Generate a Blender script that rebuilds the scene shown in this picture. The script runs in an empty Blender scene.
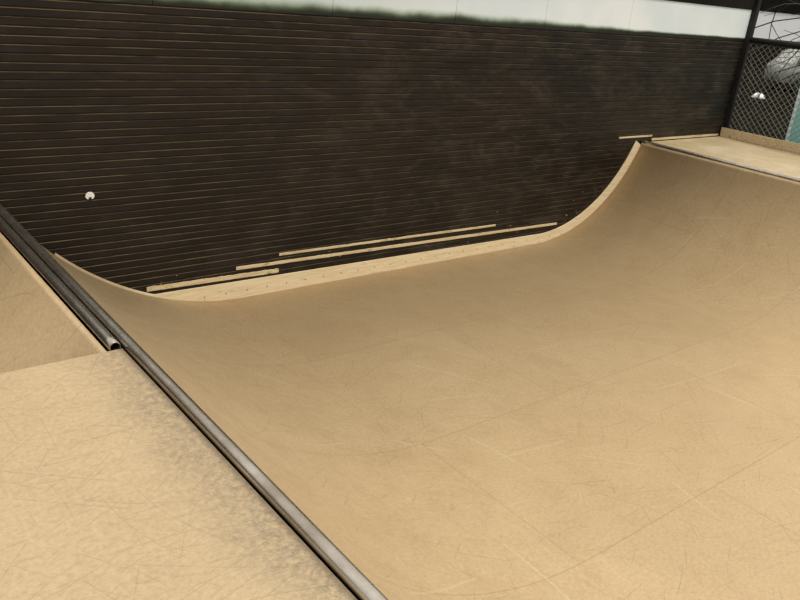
import bpy, bmesh, math, random
from mathutils import Vector, Matrix
random.seed(4)
S = bpy.context.scene
COL = S.collection
try:
    S.view_settings.view_transform = 'Standard'
except Exception:
    pass

# ---------------------------------------------------------------- helpers
def link_mesh(name, bm, mat, parent=None, smooth=False):
    me = bpy.data.meshes.new(name)
    bmesh.ops.recalc_face_normals(bm, faces=bm.faces[:])
    bm.to_mesh(me); bm.free()
    if smooth:
        for p in me.polygons: p.use_smooth = True
    me.materials.append(mat)
    o = bpy.data.objects.new(name, me); COL.objects.link(o)
    if parent: o.parent = parent
    return o
def empty(name, label, cat, group=None, loc=(0,0,0), rz=0):
    o = bpy.data.objects.new(name, None); COL.objects.link(o)
    o.empty_display_size = 0.2
    o.location = loc; o.rotation_euler = (0,0,rz)
    tag(o, label, cat, group); return o
def tag(o, label=None, cat=None, group=None, kind=None):
    if label: o['label'] = label
    if cat: o['category'] = cat
    if group: o['group'] = group
    if kind: o['kind'] = kind
    return o
def box(bm, lo, hi, bevel=0):
    r = bmesh.ops.create_cube(bm, size=1)
    c = [(a+b)/2 for a,b in zip(lo,hi)]; s = [abs(b-a) for a,b in zip(lo,hi)]
    for v in r['verts']:
        v.co = Vector((v.co.x*s[0]+c[0], v.co.y*s[1]+c[1], v.co.z*s[2]+c[2]))
    if bevel:
        es = list({e for v in r['verts'] for e in v.link_edges})
        bmesh.ops.bevel(bm, geom=es, offset=bevel, segments=2, affect='EDGES', profile=0.5)
def bar(bm, a, b, r, n=6):
    a = Vector(a); b = Vector(b); d = (b-a)
    q = d.to_track_quat('Z','Y').to_matrix()
    ra=[];rb=[]
    for i in range(n):
        t = 2*math.pi*i/n
        off = q @ Vector((math.cos(t)*r, math.sin(t)*r, 0))
        ra.append(bm.verts.new(a+off)); rb.append(bm.verts.new(b+off))
    for i in range(n):
        j=(i+1)%n
        bm.faces.new((ra[i],ra[j],rb[j],rb[i]))
    bm.faces.new(ra[::-1]); bm.faces.new(rb)
def pipe_obj(name, x, z, y0, y1, r, mat, inner, parent, t=0.004, n=40, seg=40):
    """hollow pipe along y, open ends with a dark bore"""
    bm=bmesh.new()
    rings=[]
    path=[(y0+0.25,r-t),(y0,r-t),(y0,r-0.001),(y0+0.001,r)]+[(y0+(y1-y0)*k/seg, r) for k in range(1,seg)]+[(y1-0.001,r),(y1,r-0.001),(y1,r-t),(y1-0.25,r-t)]
    for (y,rr) in path:
        rings.append([bm.verts.new((x+math.cos(2*math.pi*i/n)*rr, y, z+math.sin(2*math.pi*i/n)*rr)) for i in range(n)])
    last=len(rings)-2
    for k,(a,b) in enumerate(zip(rings, rings[1:])):
        for i in range(n):
            j=(i+1)%n
            f=bm.faces.new((a[i],a[j],b[j],b[i]))
            f.material_index = 1 if k in (0,last) else 0  # bore and its plugs coloured near-black for the shade inside the pipe
            f.smooth = k not in (1,last-1)
    for rg in (rings[0],rings[-1]):
        f=bm.faces.new(rg); f.material_index=1
    me=bpy.data.meshes.new(name); bmesh.ops.recalc_face_normals(bm,faces=bm.faces[:]); bm.to_mesh(me); bm.free()
    me.materials.append(mat); me.materials.append(inner)
    o=bpy.data.objects.new(name,me); COL.objects.link(o); o.parent=parent
    return o
def prism_x(bm, pts, x0, x1):
    a=[bm.verts.new((x0,y,z)) for y,z in pts]; b=[bm.verts.new((x1,y,z)) for y,z in pts]
    n=len(pts)
    for i in range(n):
        j=(i+1)%n; bm.faces.new((a[i],a[j],b[j],b[i]))
    bm.faces.new(a[::-1]); bm.faces.new(b)
def prism_y(bm, pts, y0, y1):
    a=[bm.verts.new((x,y0,z)) for x,z in pts]; b=[bm.verts.new((x,y1,z)) for x,z in pts]
    n=len(pts)
    for i in range(n):
        j=(i+1)%n; bm.faces.new((a[i],a[j],b[j],b[i]))
    bm.faces.new(a[::-1]); bm.faces.new(b)

# ---------------------------------------------------------------- material helper
class NT:
    def __init__(s, name):
        s.m = bpy.data.materials.new(name); s.m.use_nodes = True
        s.t = s.m.node_tree; s.b = s.t.nodes['Principled BSDF']
        s.co = s.n('ShaderNodeTexCoord')
    def n(s, typ, **kw):
        nd = s.t.nodes.new(typ)
        for k,v in kw.items(): setattr(nd,k,v)
        return nd
    def l(s, a, b): s.t.links.new(a,b)
    def put(s, sock, v):
        if isinstance(v, bpy.types.NodeSocket): s.l(v, sock)
        elif isinstance(v,(tuple,list)) and len(v)==3 and sock.type=='RGBA': sock.default_value=(*v,1)
        else: sock.default_value=v
    def math(s, op, a, b=0.0, c=None, clamp=False):
        nd=s.n('ShaderNodeMath', operation=op); nd.use_clamp=clamp
        s.put(nd.inputs[0],a); s.put(nd.inputs[1],b)
        if c is not None: s.put(nd.inputs[2],c)
        return nd.outputs[0]
    def map(s, v, a, b, c=0.0, d=1.0):
        nd=s.n('ShaderNodeMapRange'); nd.interpolation_type='SMOOTHSTEP'
        s.put(nd.inputs[0],v)
        for i,x in enumerate((a,b,c,d)): s.put(nd.inputs[i+1],x)
        return nd.outputs[0]
    def mix(s, f, a, b, mode='MIX'):
        nd=s.n('ShaderNodeMix', data_type='RGBA', blend_type=mode)
        s.put(nd.inputs[0],f); s.put(nd.inputs[6],a); s.put(nd.inputs[7],b)
        return nd.outputs[2]
    def xf(s, v, loc=(0,0,0), rot=(0,0,0), sc=(1,1,1)):
        nd=s.n('ShaderNodeMapping'); s.l(v, nd.inputs[0])
        nd.inputs[1].default_value=loc; nd.inputs[2].default_value=rot; nd.inputs[3].default_value=sc
        return nd.outputs[0]
    def noise(s, v, scale, detail=2, rough=0.5, dist=0.0):
        nd=s.n('ShaderNodeTexNoise'); s.l(v, nd.inputs['Vector'])
        nd.inputs['Scale'].default_value=scale; nd.inputs['Detail'].default_value=detail
        nd.inputs['Roughness'].default_value=rough; nd.inputs['Distortion'].default_value=dist
        return nd.outputs[0]
    def bump(s, h, strength=0.3, dist=0.01):
        nd=s.n('ShaderNodeBump'); nd.inputs['Strength'].default_value=strength; nd.inputs['Distance'].default_value=dist
        s.l(h, nd.inputs['Height']); s.l(nd.outputs[0], s.b.inputs['Normal'])
    def arcs(s, v, cx, cy, N, w, dens, seed, ls=0.9):
        """long thin wheel scratches: arcs about a far centre, each broken up at random"""
        sp=s.n('ShaderNodeSeparateXYZ'); s.l(v, sp.inputs[0])
        dx=s.math('SUBTRACT', sp.outputs[0], cx); dy=s.math('SUBTRACT', sp.outputs[1], cy)
        r=s.math('SQRT', s.math('ADD', s.math('MULTIPLY',dx,dx), s.math('MULTIPLY',dy,dy)))
        wob=s.noise(s.xf(v,loc=(seed,0,0)), 0.7, 1.0)
        q=s.math('MULTIPLY', s.math('ADD', r, s.math('MULTIPLY', wob, 0.7)), N)
        fl=s.math('FLOOR', q); fr=s.math('FRACT', q)
        d=s.math('ABSOLUTE', s.math('SUBTRACT', fr, 0.5))
        ln=s.map(d, 0.0, w*N, 1.0, 0.0)
        cb=s.n('ShaderNodeCombineXYZ'); s.l(s.math('MULTIPLY', fl, 7.31), cb.inputs[0])
        s.l(s.math('MULTIPLY', dx, ls), cb.inputs[1]); s.l(s.math('MULTIPLY', dy, ls), cb.inputs[2])
        mk=s.map(s.noise(cb.outputs[0], 1.0, 2.0), dens, dens+0.12)
        return s.math('MULTIPLY', ln, mk)
    def fin(s, col, rough=0.6, metal=0.0, spec=0.4):
        s.put(s.b.inputs['Base Color'], col); s.put(s.b.inputs['Roughness'], rough)
        s.b.inputs['Metallic'].default_value=metal; s.b.inputs['Specular IOR Level'].default_value=spec
        return s.m

def plain(name, col, rough=0.6, metal=0.0, var=0.15, scale=8.0, spec=0.4):
    k=NT(name); nz=k.noise(k.co.outputs['Object'], scale, 5, 0.6)
    dark=tuple(c*(1-var) for c in col); lite=tuple(min(1,c*(1+var)) for c in col)
    return k.fin(k.mix(k.map(nz,0.3,0.7), dark, lite), rough, metal, spec)

def sheet_mat(name, A, B, stain, scr=0.35, dens=0.52, N=9.0, w=0.004, ls=2.0, edge=None, seams=True, blot=0.45):
    k=NT(name); o=k.co.outputs['Object']; uv=k.co.outputs['UV']
    big=k.noise(o, 0.55, 3, 0.5)
    c=k.mix(k.map(big,0.35,0.65), A, B)
    if seams:
        br=k.n('ShaderNodeTexBrick'); k.l(uv, br.inputs['Vector'])
        br.inputs['Scale'].default_value=1.0; br.inputs['Brick Width'].default_value=2.44
        br.inputs['Row Height'].default_value=1.22; br.inputs['Mortar Size'].default_value=0.005
        br.inputs['Mortar Smooth'].default_value=0.5
        br.inputs['Color1'].default_value=(1,1,1,1); br.inputs['Color2'].default_value=(0.945,0.94,0.93,1)
        br.inputs['Mortar'].default_value=(0.78,0.75,0.71,1)
        c=k.mix(0.9, c, br.outputs['Color'], 'MULTIPLY')
    st=k.noise(k.xf(o, sc=(1,0.7,1)), 1.3, 9, 0.72, 0.3)
    c=k.mix(k.math('MULTIPLY', k.map(st,0.46,0.72), blot), c, stain)
    st2=k.noise(o, 4, 10, 0.82)
    c=k.mix(k.math('MULTIPLY', k.map(st2,0.42,0.70), 0.42), c, stain)
    fine=k.noise(o, 50, 6, 0.82)
    c=k.mix(0.6, c, k.mix(k.map(fine,0.34,0.66),(0.68,0.66,0.63),(1.0,1.0,1.0)), 'MULTIPLY')
    ln=None
    for q,(cx,cy,seed) in enumerate(((-5,9,1.0),(12,-4,2.0),(3,-8,3.0),(-3,-2,4.0),(7,12,5.0),(15,5,6.0),(1,7.5,7.0),(5,7,8.0),(-1,-5,9.0))):
        a=k.arcs(o, cx, cy, N*(1.0 if q%2 else 1.6), w, dens, seed, ls*(1 if q%3 else 2.2))
        ln=a if ln is None else k.math('MAXIMUM', ln, a)
    c=k.mix(k.math('MULTIPLY', ln, scr), c, (0.14,0.09,0.05))
    if seams:      # pale dusty wheel streaks
        pl=None
        for (cx,cy,seed) in ((-9,2,31.0),(4,-14,32.0),(14,12,33.0)):
            a=k.arcs(o, cx, cy, 3.0, 0.012, 0.55, seed, 1.2)
            pl=a if pl is None else k.math('MAXIMUM', pl, a)
        c=k.mix(k.math('MULTIPLY', pl, 0.16), c, (0.85,0.74,0.55))
    if edge:
        x0,x1,amt=edge
        sp=k.n('ShaderNodeSeparateXYZ'); k.l(o, sp.inputs[0])
        g=k.map(k.math('ADD', sp.outputs[0], k.math('MULTIPLY', k.math('SUBTRACT', k.noise(o,3,4,0.7), 0.5), 0.30)), x0, x1)
        nz=k.map(k.noise(o, 38, 8, 0.9), 0.38, 0.62)
        c=k.mix(k.math('MULTIPLY', k.math('MULTIPLY', g, nz), amt), c, (0.18,0.15,0.105))
        g2=k.map(sp.outputs[0], x1-0.02, x1+0.01)
        c=k.mix(k.math('MULTIPLY', g2, 0.6), c, (0.10,0.075,0.05))
    k.bump(k.math('ADD', k.math('MULTIPLY', fine, 0.2), k.math('MULTIPLY', ln, -0.4)), 0.12, 0.004)
    return k.fin(c, k.map(st,0.3,0.7,0.40,0.56), 0, 0.42)

M={}
M['ramp']=sheet_mat('masonite_ramp',(0.610,0.452,0.262),(0.560,0.410,0.232),(0.44,0.30,0.155),0.36,0.56,5.5,0.0034,1.8,None,True,0.28)
M['deck']=sheet_mat('masonite_deck',(0.575,0.435,0.262),(0.530,0.397,0.234),(0.44,0.31,0.178),0.36,0.50,9.0,0.0019,3.4,(0.74,1.0,0.85),False,0.22)
M['deck_far']=sheet_mat('masonite_far_deck',(0.52,0.395,0.225),(0.44,0.335,0.18),(0.72,0.64,0.48),0.3,0.6,5.0,0.004,1.0,None,False,0.6)
M['frame']=plain('rough_timber_frame',(0.22,0.14,0.07),0.8)
M['under']=plain('brown_plywood',(0.25,0.17,0.09),0.85)  # even brown plywood for the deck framing
M['teal']=plain('pale_teal_paint',(0.36,0.72,0.66),0.5,var=0.1,scale=3)
M['asphalt']=plain('asphalt_ground',(0.010,0.009,0.007),1.0,var=0.5,scale=1.5,spec=0.0)
M['carpaint']=plain('pale_car_paint',(0.42,0.44,0.41),0.4,var=0.05)
M['glass']=plain('dark_window_glass',(0.02,0.022,0.025),0.3,var=0.1)
M['rubber']=plain('tyre_rubber',(0.02,0.02,0.02),0.8)
M['bwhite']=plain('white_render',(0.95,0.98,0.99),0.7,var=0.02,scale=1)
M['bdark']=plain('dark_cladding',(0.014,0.012,0.010),0.9,var=0.4,scale=1,spec=0.1)
M['black']=plain('black_painted_steel',(0.010,0.009,0.008),0.55,var=0.3)
M['wire']=plain('galvanised_wire',(0.24,0.24,0.20),0.5,0.2)
M['white']=plain('white_plastic',(0.82,0.80,0.74),0.4,var=0.05,scale=40)
M['hole']=plain('dark_hollow',(0.01,0.008,0.006),0.9)

def bare_wood(name, A=(0.72,0.585,0.37), B=(0.52,0.40,0.225), chips=0.3, screws=False):
    k=NT(name); o=k.co.outputs['Object']
    g=k.noise(k.xf(o, sc=(1.2,18,22)), 3, 6, 0.65)
    c=k.mix(k.map(g,0.35,0.7),A,B)
    ch=k.noise(k.xf(o, sc=(1,2.5,3)), 9, 7, 0.75)
    c=k.mix(k.math('MULTIPLY',k.map(ch,0.57,0.64),chips*2), c, (0.04,0.028,0.016))
    sp=k.n('ShaderNodeSeparateXYZ'); k.l(o, sp.inputs[0])
    if screws:
        fx=k.math('SUBTRACT', k.math('FRACT', k.math('DIVIDE', sp.outputs[0], 0.19)), 0.5)
        d=k.math('MULTIPLY', fx, 0.19)
        zz=k.math('ADD', sp.outputs[2], 1.0)
        r=k.math('SQRT', k.math('ADD', k.math('MULTIPLY',d,d), k.math('MULTIPLY',zz,zz)))
        c=k.mix(k.map(r,0.004,0.009,0.8,0.0), c, (0.05,0.03,0.02))
        # darker brown edge where it runs up the left curve
        c=k.mix(k.map(sp.outputs[0],1.6,2.5,0.75,0.0), c, (0.26,0.18,0.10))
    return k.fin(c,0.7,0,0.25)
M['bare']=bare_wood('bare_worn_wood')
M['strip']=bare_wood('bare_plywood_strip',(0.76,0.63,0.42),(0.64,0.51,0.31),0.10,True)

def steel():
    k=NT('worn_steel_coping'); o=k.co.outputs['Object']
    sp=k.n('ShaderNodeSeparateXYZ'); k.l(o, sp.inputs[0])
    a=k.noise(k.xf(o,sc=(1,0.7,1)),2.2,5,0.65); b=k.noise(k.xf(o,sc=(3,1.0,3)),9,7,0.75)
    c=k.mix(k.map(a,0.35,0.65),(0.50,0.43,0.35),(0.74,0.68,0.60))
    blotch_amt=k.map(sp.outputs[1],1.2,3.6,0.25,0.60)      # dark blotches get stronger towards the wall
    c=k.mix(k.math('MULTIPLY',k.map(b,0.36,0.66),blotch_amt),c,(0.16,0.115,0.078))
    k.bump(b,0.06,0.002)
    return k.fin(c,k.map(b,0.3,0.7,0.20,0.32),0.95,0.5)
M['steel']=steel()

def wall_paint():
    k=NT('black_painted_boards'); o=k.co.outputs['Object']
    sp=k.n('ShaderNodeSeparateXYZ'); k.l(o, sp.inputs[0])
    z=sp.outputs[2]; x=sp.outputs[0]
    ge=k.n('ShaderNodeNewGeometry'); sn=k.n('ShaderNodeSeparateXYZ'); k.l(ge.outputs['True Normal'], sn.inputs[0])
    a=k.noise(k.xf(o,sc=(0.5,1,1)),1.3,6,0.65,0.5)
    c=k.mix(k.map(a,0.3,0.72),(0.005,0.0032,0.0018),(0.015,0.0094,0.0053))
    hz=k.noise(k.xf(o,loc=(3,0,2),sc=(0.8,1,1.6)),2.6,10,0.82,0.6)
    mid=k.map(x,2.2,5.0,0.35,1.0)
    c=k.mix(k.math('MULTIPLY',k.math('MULTIPLY',k.map(hz,0.46,0.68),0.55),mid),c,(0.066,0.050,0.035))  # dusty sheen painted as a paler haze, weaker at the left end
    led=k.map(sn.outputs[2],0.2,0.4)  # caught light put into the colour of upward bevels, with dust and worn edges
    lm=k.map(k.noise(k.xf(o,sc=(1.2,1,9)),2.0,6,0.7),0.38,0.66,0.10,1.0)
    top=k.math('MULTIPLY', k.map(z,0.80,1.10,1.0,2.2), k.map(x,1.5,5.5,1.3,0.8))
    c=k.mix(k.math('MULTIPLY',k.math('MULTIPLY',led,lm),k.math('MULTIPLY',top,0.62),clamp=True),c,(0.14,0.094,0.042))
    # paint chips low on the wall and by the two curves
    ch=k.noise(k.xf(o,sc=(1.0,1,2.2)),16,3,0.6)
    gate=k.map(k.noise(k.xf(o,loc=(1,4,2)),1.6,2),0.42,0.58)
    low=k.math('MULTIPLY',k.map(z,-0.85,-0.35,0.155,0.0),gate)
    rc=k.math('MULTIPLY', k.map(x,6.5,7.1,0,1), k.map(z,-0.8,-0.1,0.17,0.0))
    lc=k.math('MULTIPLY', k.map(x,1.5,2.3,1,0), k.map(z,-0.75,-0.35,0.17,0.0))
    thr=k.math('SUBTRACT',0.84,k.math('MAXIMUM',k.math('MAXIMUM',low,rc),lc))
    f=k.map(k.math('SUBTRACT',ch,thr),0.0,0.01)
    c=k.mix(k.math('MULTIPLY',f,0.85),c,(0.60,0.52,0.40))
    k.bump(k.noise(o,30,6,0.7),0.25,0.004)
    return k.fin(c,k.map(hz,0.3,0.7,0.38,0.58),0,0.35)
M['wall']=wall_paint()

def upper_paint():
    k=NT('white_panels_overspray'); o=k.co.outputs['Object']
    sp=k.n('ShaderNodeSeparateXYZ'); k.l(o, sp.inputs[0])
    z=sp.outputs[2]; x=sp.outputs[0]
    nz=k.noise(k.xf(o,sc=(0.8,1,1)),2.4,6,0.6)
    soft=k.map(x,4.5,9.0,0.10,0.025)
    zb=k.map(x,2.0,9.0,1.200,1.218)
    zz=k.math('SUBTRACT', k.math('SUBTRACT', z, zb), k.math('MULTIPLY',k.math('SUBTRACT',nz,0.5),soft))
    f=k.math('DIVIDE', zz, k.math('ADD',soft,0.01), clamp=True)
    w=k.mix(k.map(k.noise(o,1.1,5),0.35,0.65),(0.74,0.82,0.87),(0.86,0.91,0.93))
    w=k.mix(k.map(x,2.5,6.0), (0.58,0.65,0.66), w)
    g=k.mix(k.map(f,0.0,0.6),(0.010,0.013,0.006),(0.20,0.28,0.17))
    c=k.mix(k.map(f,0.2,0.85),g,w)
    return k.fin(c,0.4,0,0.5)
M['upper']=upper_paint()

# ---------------------------------------------------------------- dimensions (metres, main deck top = 0)
H=1.06; FL=-H-0.10            # flat bottom at -H, ground at FL
XL=1.045; XR=8.16; W=5.39     # coping centres, wall plane
Y0=-3.0; DE=2.88              # ramp near end, end of the near deck
RP=0.026; RR=0.024
XE=9.94                       # right end of the wall
R1=2.15; R2=1.75              # left and right transition radius
ZT=-0.010
w1=math.sqrt(2*R1*H-H*H); w2=math.sqrt(2*R2*H-H*H)
xa=XL+RP*0.9+w1; xb=XR-RR*0.8-w2
def surf_z(x):
    if x<xa: d=min(xa-x,w1); return -H+R1-math.sqrt(R1*R1-d*d)
    if x>xb: d=min(x-xb,w2); return -H+R2-math.sqrt(R2*R2-d*d)
    return -H
def arc(xc, R, sgn, n=64):
    """transition from the flat edge xc up to just under the pipe"""
    tm=math.acos(1-(H+ZT)/R)
    return [(xc+sgn*R*math.sin(tm*i/n), -H+R*(1-math.cos(tm*i/n))) for i in range(n+1)]

# ---------------------------------------------------------------- setting
bm=bmesh.new()
pts=[]; z=-1.30; NB=46; p=(1.1864+1.30)/NB
for _ in range(NB):
    pts += [(W,z),(W,z+p-0.0125),(W+0.009,z+p-0.0065),(W+0.009,z+p-0.002)]
    z+=p
pts.append((W,z)); ztop=z
pts += [(W+0.12,ztop),(W+0.12,-1.30)]
prism_x(bm, pts, -5.0, XE)
tag(link_mesh('wall_back',bm,M['wall']),'black painted wall of narrow horizontal boards behind the ramp','wall',kind='structure')
bm=bmesh.new()
xs=[-5.0,-2.6,-0.2,2.2,3.65,4.95,6.13,7.48,XE]
for a,b in zip(xs,xs[1:]):
    box(bm,(a+0.0015,W+0.002,ztop+0.001),(b-0.0015,W+0.06,1.568),0.002)
tag(link_mesh('wall_upper',bm,M['upper']),'white panels above the black boards with soft black overspray','wall',kind='structure')
bm=bmesh.new(); box(bm,(-5.0,W-0.01,1.570),(XE,W+0.12,1.80),0.006)
tag(link_mesh('trim_1',bm,M['bdark']),'dark beam above the white panels','beam',kind='structure')
bm=bmesh.new(); box(bm,(-30,-20,FL-0.1),(80,70,FL))
tag(link_mesh('floor',bm,M['asphalt']),'dark ground','ground',kind='structure')

# ---------------------------------------------------------------- curved sheets
def curve_sheet(name, prof, y0, y1, mat, parent, thick=0.018):
    bm=bmesh.new(); uvl=bm.loops.layers.uv.new('UVMap')
    ny=2
    s=[0.0]
    for a,b in zip(prof,prof[1:]): s.append(s[-1]+math.hypot(b[0]-a[0],b[1]-a[1]))
    top=[[bm.verts.new((x,y0+(y1-y0)*j/ny,z)) for (x,z) in prof] for j in range(ny+1)]
    bot=[[bm.verts.new((x,y0+(y1-y0)*j/ny,z-thick)) for (x,z) in prof] for j in range(ny+1)]
    for j in range(ny):
        for i in range(len(prof)-1):
            f=bm.faces.new((top[j][i],top[j][i+1],top[j+1][i+1],top[j+1][i]))
            for lp,(ii,jj) in zip(f.loops,((i,j),(i+1,j),(i+1,j+1),(i,j+1))):
                lp[uvl].uv=(s[ii]+0.35, y0+(y1-y0)*jj/ny+9.3)
            bm.faces.new((bot[j][i],bot[j+1][i],bot[j+1][i+1],bot[j][i+1]))
    n=len(prof)
    for i in range(n-1):
        bm.faces.new((top[0][i],bot[0][i],bot[0][i+1],top[0][i+1]))
        bm.faces.new((top[ny][i],top[ny][i+1],bot[ny][i+1],bot[ny][i]))
    for j in range(ny):
        bm.faces.new((top[j][0],top[j+1][0],bot[j+1][0],bot[j][0]))
        bm.faces.new((top[j][n-1],bot[j][n-1],bot[j+1][n-1],top[j+1][n-1]))
    o=link_mesh(name,bm,mat,parent)
    for p_ in o.data.polygons:
        p_.use_smooth = abs(p_.normal.y)<0.5
    return o
profile=arc(xa,R1,-1)[::-1]+[(xa+(xb-xa)*k_/8,-H) for k_ in range(1,8)]+arc(xb,R2,1)

ramp=empty('half_pipe_ramp','wide tan half pipe ramp filling the middle below the black wall','ramp',loc=(0,0,0))
curve_sheet('riding_surface',profile,Y0,W-0.022,M['ramp'],ramp)
for (x,rr,zz,lb) in ((XL,RP,0.006,'long scratched steel pipe beside the near deck'),(XR+0.004,RR,-0.002,'thin dark steel pipe at the far right lip')):
    o=pipe_obj('coping',x,zz,Y0,W-0.004,rr,M['steel'],M['hole'],ramp); o['label']=lb
# light plywood strip along the wall: thin up the left curve, level over the flat, wide up the right curve
line_z=lambda x: -0.915-0.012*(x-3.0)
lo=[];hi=[]; n_=300; kink=False
for i in range(n_+1):
    x=1.45+(8.13-1.45)*i/n_
    zb=surf_z(x)
    if x<xa:
        d=min(xa-x,w1); sn_=d/R1; cs_=math.sqrt(1-sn_*sn_); w_=0.014
        h=(x+sn_*w_, zb+cs_*w_)
        if h[1]<line_z(x): h=(x,line_z(x))
    else: h=(x,line_z(x))
    if x>xb:
        d=min(x-xb,w2); sn_=d/R2; cs_=math.sqrt(1-sn_*sn_); w_=0.10
        q=(x-sn_*w_, zb+cs_*w_)
        if kink or (q[1]>=line_z(q[0])):
            kink=True; h=q
    lo.append((x,zb-0.01)); hi.append(h)
bm=bmesh.new()
va=[bm.verts.new((x,W-0.021,z)) for x,z in lo]; vb=[bm.verts.new((x,W-0.012,z)) for x,z in hi]
vc=[bm.verts.new((x,W-0.002,z)) for x,z in lo]; vd=[bm.verts.new((x,W-0.002,z)) for x,z in hi]
for i in range(len(va)-1):
    bm.faces.new((va[i],va[i+1],vb[i+1],vb[i])); bm.faces.new((vc[i],vd[i],vd[i+1],vc[i+1]))
    bm.faces.new((vb[i],vb[i+1],vd[i+1],vd[i])); bm.faces.new((va[i],vc[i],vc[i+1],va[i+1]))
bm.faces.new((va[0],vb[0],vd[0],vc[0])); bm.faces.new((va[-1],vc[-1],vd[-1],vb[-1]))
o=link_mesh('side_strip',bm,M['strip'],ramp); o['label']='pale bare plywood strip along the wall'
bm=bmesh.new()
pr=[(x,z-0.022) for x,z in profile]+[(profile[-1][0],FL),(profile[0][0],FL)]
prism_y(bm,pr,Y0+0.02,Y0+0.06)
for yy in (-1.2,1.0,3.2,W-0.10): prism_y(bm,pr,yy,yy+0.04)
link_mesh('rib_frame',bm,M['frame'],ramp)

# near deck
DX=XL-RP-0.006
deck=empty('deck_platform','near flat tan deck with scratched surface in the lower left','platform',group=None,loc=(0,0,0))
bm=bmesh.new(); box(bm,(-4.0,Y0,-0.018),(DX,DE,0.0),0.002); link_mesh('deck_sheet',bm,M['deck'],deck)
bm=bmesh.new()
box(bm,(-4.0,DE-0.06,FL),(DX-0.004,DE-0.02,-0.019)); box(bm,(-4.0,Y0,FL),(DX-0.004,Y0+0.04,-0.019))
box(bm,(DX-0.045,Y0+0.05,FL),(DX-0.005,DE-0.07,-0.019)); link_mesh('deck_frame',bm,M['under'],deck)

# far deck
XD=9.90
far=empty('deck_platform','far right raised deck behind the ramp lip beside the fence','platform')
bm=bmesh.new(); box(bm,(XR+RR+0.007,Y0,-0.022),(XD,W-0.022,-0.004),0.002); link_mesh('deck_sheet',bm,M['deck_far'],far)
bm=bmesh.new(); box(bm,(XD-0.03,Y0,-0.003),(XD-0.008,W-0.022,0.115),0.003); o=link_mesh('kick_board',bm,M['bare'],far); o['label']='upright pale board along the back edge'
bm=bmesh.new(); box(bm,(XR+RR+0.03,Y0+0.02,FL),(XD-0.04,Y0+0.06,-0.024)); box(bm,(XR+RR+0.03,W-0.12,FL),(XD-0.04,W-0.08,-0.024))
box(bm,(XD-0.04,Y0+0.07,FL),(XD,W-0.13,-0.024)); link_mesh('deck_frame',bm,M['under'],far)

# neighbouring ramp on the far side of the spine
X2=XL-2*RP-0.008
sp=empty('quarter_pipe','neighbouring curved ramp falling away left behind the near deck','ramp')
x2a=X2-RP*0.9-w1
prof2=[(x2a-2.4+2.4*k_/9,-H) for k_ in range(9)]+arc(x2a,R1,1)
curve_sheet('riding_surface',prof2,DE+0.003,W-0.004,M['ramp'],sp)
o=pipe_obj('coping',X2,0.008,DE+0.003,W-0.004,RP-0.002,M['steel'],M['hole'],sp); o['label']='shorter steel pipe with open end'
bm=bmesh.new()
pr=[(x,z-0.022) for x,z in prof2]+[(prof2[-1][0],FL),(prof2[0][0],FL)]
for yy in (DE+0.03,4.1,W-0.10): prism_y(bm,pr,yy,yy+0.04)
link_mesh('rib_frame',bm,M['frame'],sp)

# bare battens on the wall: thin, nearly flush
def batten(x0,x1,zc,h,lb,t=0.005,z1=None):
    bm=bmesh.new()
    z1=zc if z1 is None else z1
    n=130; A=[];B=[];C_=[];D_=[]
    j=0;j2=0
    for i in range(n+1):
        x=x0+(x1-x0)*i/n; zz=zc+(z1-zc)*i/n
        j=0.4*j+random.uniform(-.05,.05)*h; j2=0.4*j2+random.uniform(-.04,.04)*h
        a=zz-h/2+j2; b=zz+h/2+j
        A.append(bm.verts.new((x,W-t,a)));B.append(bm.verts.new((x,W-t,b)));C_.append(bm.verts.new((x,W-0.001,b+0.001)));D_.append(bm.verts.new((x,W-0.001,a)))
    for i in range(n):
        for P,Q in ((A,B),(B,C_),(C_,D_),(D_,A)): bm.faces.new((P[i],P[i+1],Q[i+1],Q[i]))
    bm.faces.new((A[0],B[0],C_[0],D_[0])); bm.faces.new((A[n],D_[n],C_[n],B[n]))
    return tag(link_mesh('wooden_batten',bm,M['bare']),lb,'batten',None)
batten(3.25,5.85,-0.735,0.020,'upper thin bare wood batten low on the black wall',z1=-0.775)
batten(2.85,6.85,-0.800,0.026,'long bare wood batten just above the plywood strip',z1=-0.870)
batten(2.10,3.25,-0.855,0.036,'short thick bare batten where the curve meets the wall at left',z1=-0.878)
batten(7.70,8.35,0.062,0.018,'short bright batten on the wall above the far right lip')
batten(8.36,9.86,0.015,0.026,'thin worn batten lying along the wall at the back of the far right deck')

# small flat white round cap on the wall
c=empty('wall_cap','small flat white round cap on the left part of the black wall','cap',loc=(1.717,W-0.001,-0.09))
bm=bmesh.new()
rings=[]
rad=lambda i: 1.0-0.28*max(0,-math.sin(2*math.pi*i/28))**2+0.05*math.sin(i*2.3)
for (r_,d_) in ((0.031,0.0),(0.031,0.003),(0.029,0.004)):
    rings.append([bm.verts.new((math.cos(2*math.pi*i/28)*r_*rad(i),-d_,math.sin(2*math.pi*i/28)*r_*rad(i))) for i in range(28)])
for a,b in zip(rings,rings[1:]):
    for i in range(28):
        j=(i+1)%28; bm.faces.new((a[i],a[j],b[j],b[i]))
bm.faces.new(rings[0]); bm.faces.new(rings[-1])
link_mesh('cap_disc',bm,M['white'],c)
bm=bmesh.new(); box(bm,(-0.009,-0.008,-0.022),(0.009,-0.0045,-0.006),0.001); link_mesh('cap_latch',bm,M['hole'],c)

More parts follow.
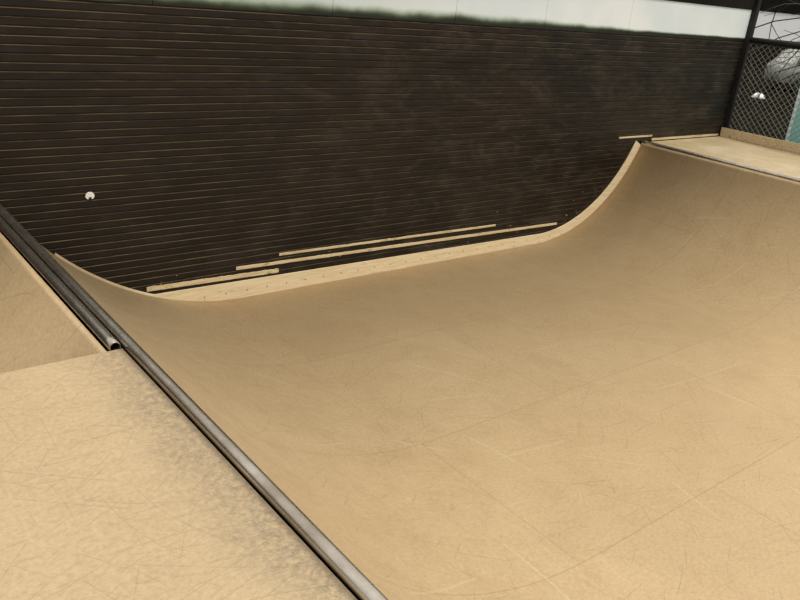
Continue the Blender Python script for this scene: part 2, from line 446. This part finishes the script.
# ---------------------------------------------------------------- fence
fx=XE+0.04
fence=empty('chain_link_fence','chain link fence with black corner post at the right end of the wall','fence',loc=(0,0,0))
bm=bmesh.new(); box(bm,(XE+0.003,W-0.06,FL),(XE+0.075,W+0.02,2.0),0.008); link_mesh('post',bm,M['black'],fence)
bm=bmesh.new()
ya,yb,za,zb=2.6,W-0.065,0.0,1.22
s=0.078
n=int(((yb-ya)+(zb-za))/s)+2
for k_ in range(-int((zb-za)/s)-1,n):
    y=ya+k_*s
    for sg in (1,-1):
        if sg==1: P=[(y,za),(y+(zb-za),zb)]
        else: P=[(y,zb),(y+(zb-za),za)]
        (y1_,z1_),(y2_,z2_)=P
        t0=max(0,(ya-y1_)/(y2_-y1_)); t1=min(1,(yb-y1_)/(y2_-y1_))
        if t1-t0<0.02: continue
        f=lambda t:(fx+0.002*sg, y1_+(y2_-y1_)*t, z1_+(z2_-z1_)*t)
        bar(bm,f(t0),f(t1),0.0030,4)
link_mesh('wire_mesh',bm,M['wire'],fence)
bm=bmesh.new(); bar(bm,(fx,ya,1.22),(fx,yb,1.22),0.035,10); link_mesh('rail',bm,M['black'],fence,True)
bm=bmesh.new(); bar(bm,(fx,ya,0.0),(fx,yb,0.0),0.02,10); link_mesh('rail',bm,M['black'],fence,True)

# bare tree beyond the fence
rnd=random.Random(9)
def grow(bm,p,d,L,r,lev):
    q=p; n=4
    for i in range(n):
        d2=(d+Vector((rnd.uniform(-.25,.25),rnd.uniform(-.25,.25),rnd.uniform(-.25,.2)))).normalized()
        q2=q+d2*L/n; bar(bm,q,q2,r*(1-0.15*i),5); q=q2; d=d2
        if lev<2 and i>0:
            sd=(d+Vector((rnd.uniform(-.9,.9),rnd.uniform(-.9,.9),rnd.uniform(-.9,.5)))).normalized()
            grow(bm,q,sd,L*0.5,r*0.6,lev+1)
tree=empty('bare_tree','dark bare tree with thin twigs beyond the fence at top right','tree',loc=(13.2,3.6,FL))
bm=bmesh.new()
bar(bm,(0,0,0),(0.05,0.0,2.2),0.05,8); bar(bm,(0.05,0,2.2),(0.0,0.1,3.3),0.04,8)
link_mesh('trunk',bm,M['black'],tree)
bm=bmesh.new()
for zz,dz in ((2.5,0.10),(2.65,0.05),(2.8,0.05),(2.95,-0.05),(3.05,-0.15),(3.25,-0.05)):
    grow(bm,Vector((0,0.05,zz)),Vector((-0.35,0.95,dz)).normalized(),2.8,0.016,0)
    grow(bm,Vector((0,0.05,zz)),Vector((0.25,0.7,dz+0.2)).normalized(),2.4,0.014,0)
link_mesh('branches',bm,M['black'],tree)

# ---------------------------------------------------------------- beyond the fence
tp=empty('painted_panel','pale teal upright panel standing behind the fence at the right edge','panel',loc=(10.95,4.38,FL))
bm=bmesh.new(); box(bm,(-0.02,-0.6,0),(0.02,0.62,1.95),0.005); link_mesh('panel_board',bm,M['teal'],tp)
bm=bmesh.new(); box(bm,(-0.045,0.57,0),(-0.021,0.60,1.95),0.004); link_mesh('panel_stile',bm,M['bwhite'],tp)

ang=math.atan2(-0.620,0.779)
car=empty('car','pale boxy parked car seen through the chain link fence','car',loc=(33.7,14.5,FL),rz=ang)
side=[(-2.1,0.35),(-2.12,0.85),(-2.05,1.0),(-1.85,1.08),(-1.65,1.50),(-1.4,1.58),(1.0,1.58),(1.35,1.08),(1.95,0.98),(2.1,0.8),(2.1,0.35)]
def car_prism(bm,pts,y0,y1,inset=0.0):
    a=[];b=[]
    for x,z in pts:
        k_=inset if z>1.2 else 0
        a.append(bm.verts.new((x,y0+k_,z))); b.append(bm.verts.new((x,y1-k_,z)))
    n=len(pts)
    for i in range(n):
        j=(i+1)%n; bm.faces.new((a[i],a[j],b[j],b[i]))
    bm.faces.new(a[::-1]); bm.faces.new(b)
bm=bmesh.new(); car_prism(bm,side,-0.85,0.85,0.10)
bmesh.ops.bevel(bm,geom=bm.edges[:],offset=0.025,segments=2,affect='EDGES')
link_mesh('body',bm,M['carpaint'],car,True)
for pts_ in ([(-1.70,1.13),(-1.52,1.46),(-0.75,1.48),(-0.75,1.13)],[(-0.65,1.13),(-0.65,1.48),(0.15,1.48),(0.15,1.13)],[(0.25,1.13),(0.25,1.48),(0.92,1.47),(1.15,1.13)]):
    bm=bmesh.new()
    a=[bm.verts.new((x,-0.86+(0.08 if z>1.2 else 0.0)-0.01,z)) for x,z in pts_]; b=[bm.verts.new((v.co.x,v.co.y+0.02,v.co.z)) for v in a]
    n=4
    for i in range(n):
        j=(i+1)%n; bm.faces.new((a[i],a[j],b[j],b[i]))
    bm.faces.new(a[::-1]); bm.faces.new(b)
    link_mesh('window',bm,M['glass'],car)
for x in (-1.3,1.3):
    for y in (-0.8,0.8):
        bm=bmesh.new(); bar(bm,(x,y-0.1,0.32),(x,y+0.1,0.32),0.32,24); link_mesh('wheel',bm,M['rubber'],car)

# small white domed object low behind the fence
dm=empty('dome_cover','small white domed object on the ground beyond the fence, left of the car','cover',loc=(27.9,14.1,FL))
bm=bmesh.new(); rings=[]
for k_ in range(7):
    t=k_/6*math.pi/2
    rings.append([bm.verts.new((math.cos(2*math.pi*i/24)*0.2*math.cos(t), math.sin(2*math.pi*i/24)*0.2*math.cos(t), 0.05+0.12*math.sin(t))) for i in range(24)] if k_<6 else [bm.verts.new((0,0,0.17))])
for a,b in zip(rings[:-1],rings[1:]):
    for i in range(24):
        j=(i+1)%24
        if len(b)>1: bm.faces.new((a[i],a[j],b[j],b[i]))
        else: bm.faces.new((a[i],a[j],b[0]))
bm.faces.new(rings[0][::-1])
link_mesh('dome',bm,M['bwhite'],dm,True)
bm=bmesh.new(); bar(bm,(0,0,0),(0,0,0.049),0.23,24); link_mesh('rim',bm,M['bwhite'],dm)

bl=empty('building','distant low white building with dark base and roof beyond the fence','building',loc=(46,20,FL),rz=ang)
bm=bmesh.new(); box(bm,(-11,0,0),(11,5,1.60)); link_mesh('lower_wall',bm,M['bdark'],bl)
bm=bmesh.new(); box(bm,(-11,0.05,1.601),(11,4.95,2.95)); link_mesh('upper_wall',bm,M['bwhite'],bl)
bm=bmesh.new(); box(bm,(-11.3,0.0,2.951),(11.3,5.3,3.9),0.05); link_mesh('roof',bm,M['bdark'],bl)

# ---------------------------------------------------------------- light: soft sky, brighter overhead, and a warm sun
w=bpy.data.worlds.new('World'); S.world=w; w.use_nodes=True
nt=w.node_tree; bg=nt.nodes['Background']
tc=nt.nodes.new('ShaderNodeTexCoord'); sx=nt.nodes.new('ShaderNodeSeparateXYZ'); rp=nt.nodes.new('ShaderNodeValToRGB')
nt.links.new(tc.outputs['Generated'],sx.inputs[0]); nt.links.new(sx.outputs[2],rp.inputs[0]); nt.links.new(rp.outputs[0],bg.inputs[0])
rp.color_ramp.elements[0].position=0.0; rp.color_ramp.elements[0].color=(0.50,0.48,0.44,1)
rp.color_ramp.elements[1].position=0.85; rp.color_ramp.elements[1].color=(1.0,0.98,0.94,1)
e=rp.color_ramp.elements.new(0.35); e.color=(0.76,0.745,0.70,1)
bg.inputs[1].default_value=0.95
sun=bpy.data.lights.new('Sun','SUN'); so=bpy.data.objects.new('Sun',sun); COL.objects.link(so)
sun.energy=2.35; sun.angle=math.radians(14); sun.color=(1.0,0.94,0.82)
d=Vector((0.16,-0.42,1.0)).normalized()
so.rotation_euler=d.to_track_quat('Z','Y').to_euler()

# ---------------------------------------------------------------- camera
cam=bpy.data.cameras.new('Camera'); co=bpy.data.objects.new('Camera',cam); COL.objects.link(co)
cam.sensor_width=36; cam.lens=780/800*36; cam.clip_start=0.05
right=Vector((.779,-.620,.095)).normalized(); up=Vector((.168,.352,.921)); up=(up-right*up.dot(right)).normalized(); bk=right.cross(up)
m=Matrix((right,up,bk)).transposed().to_4x4(); m.translation=Vector((0,0,1.5))
co.matrix_world=m
S.camera=co
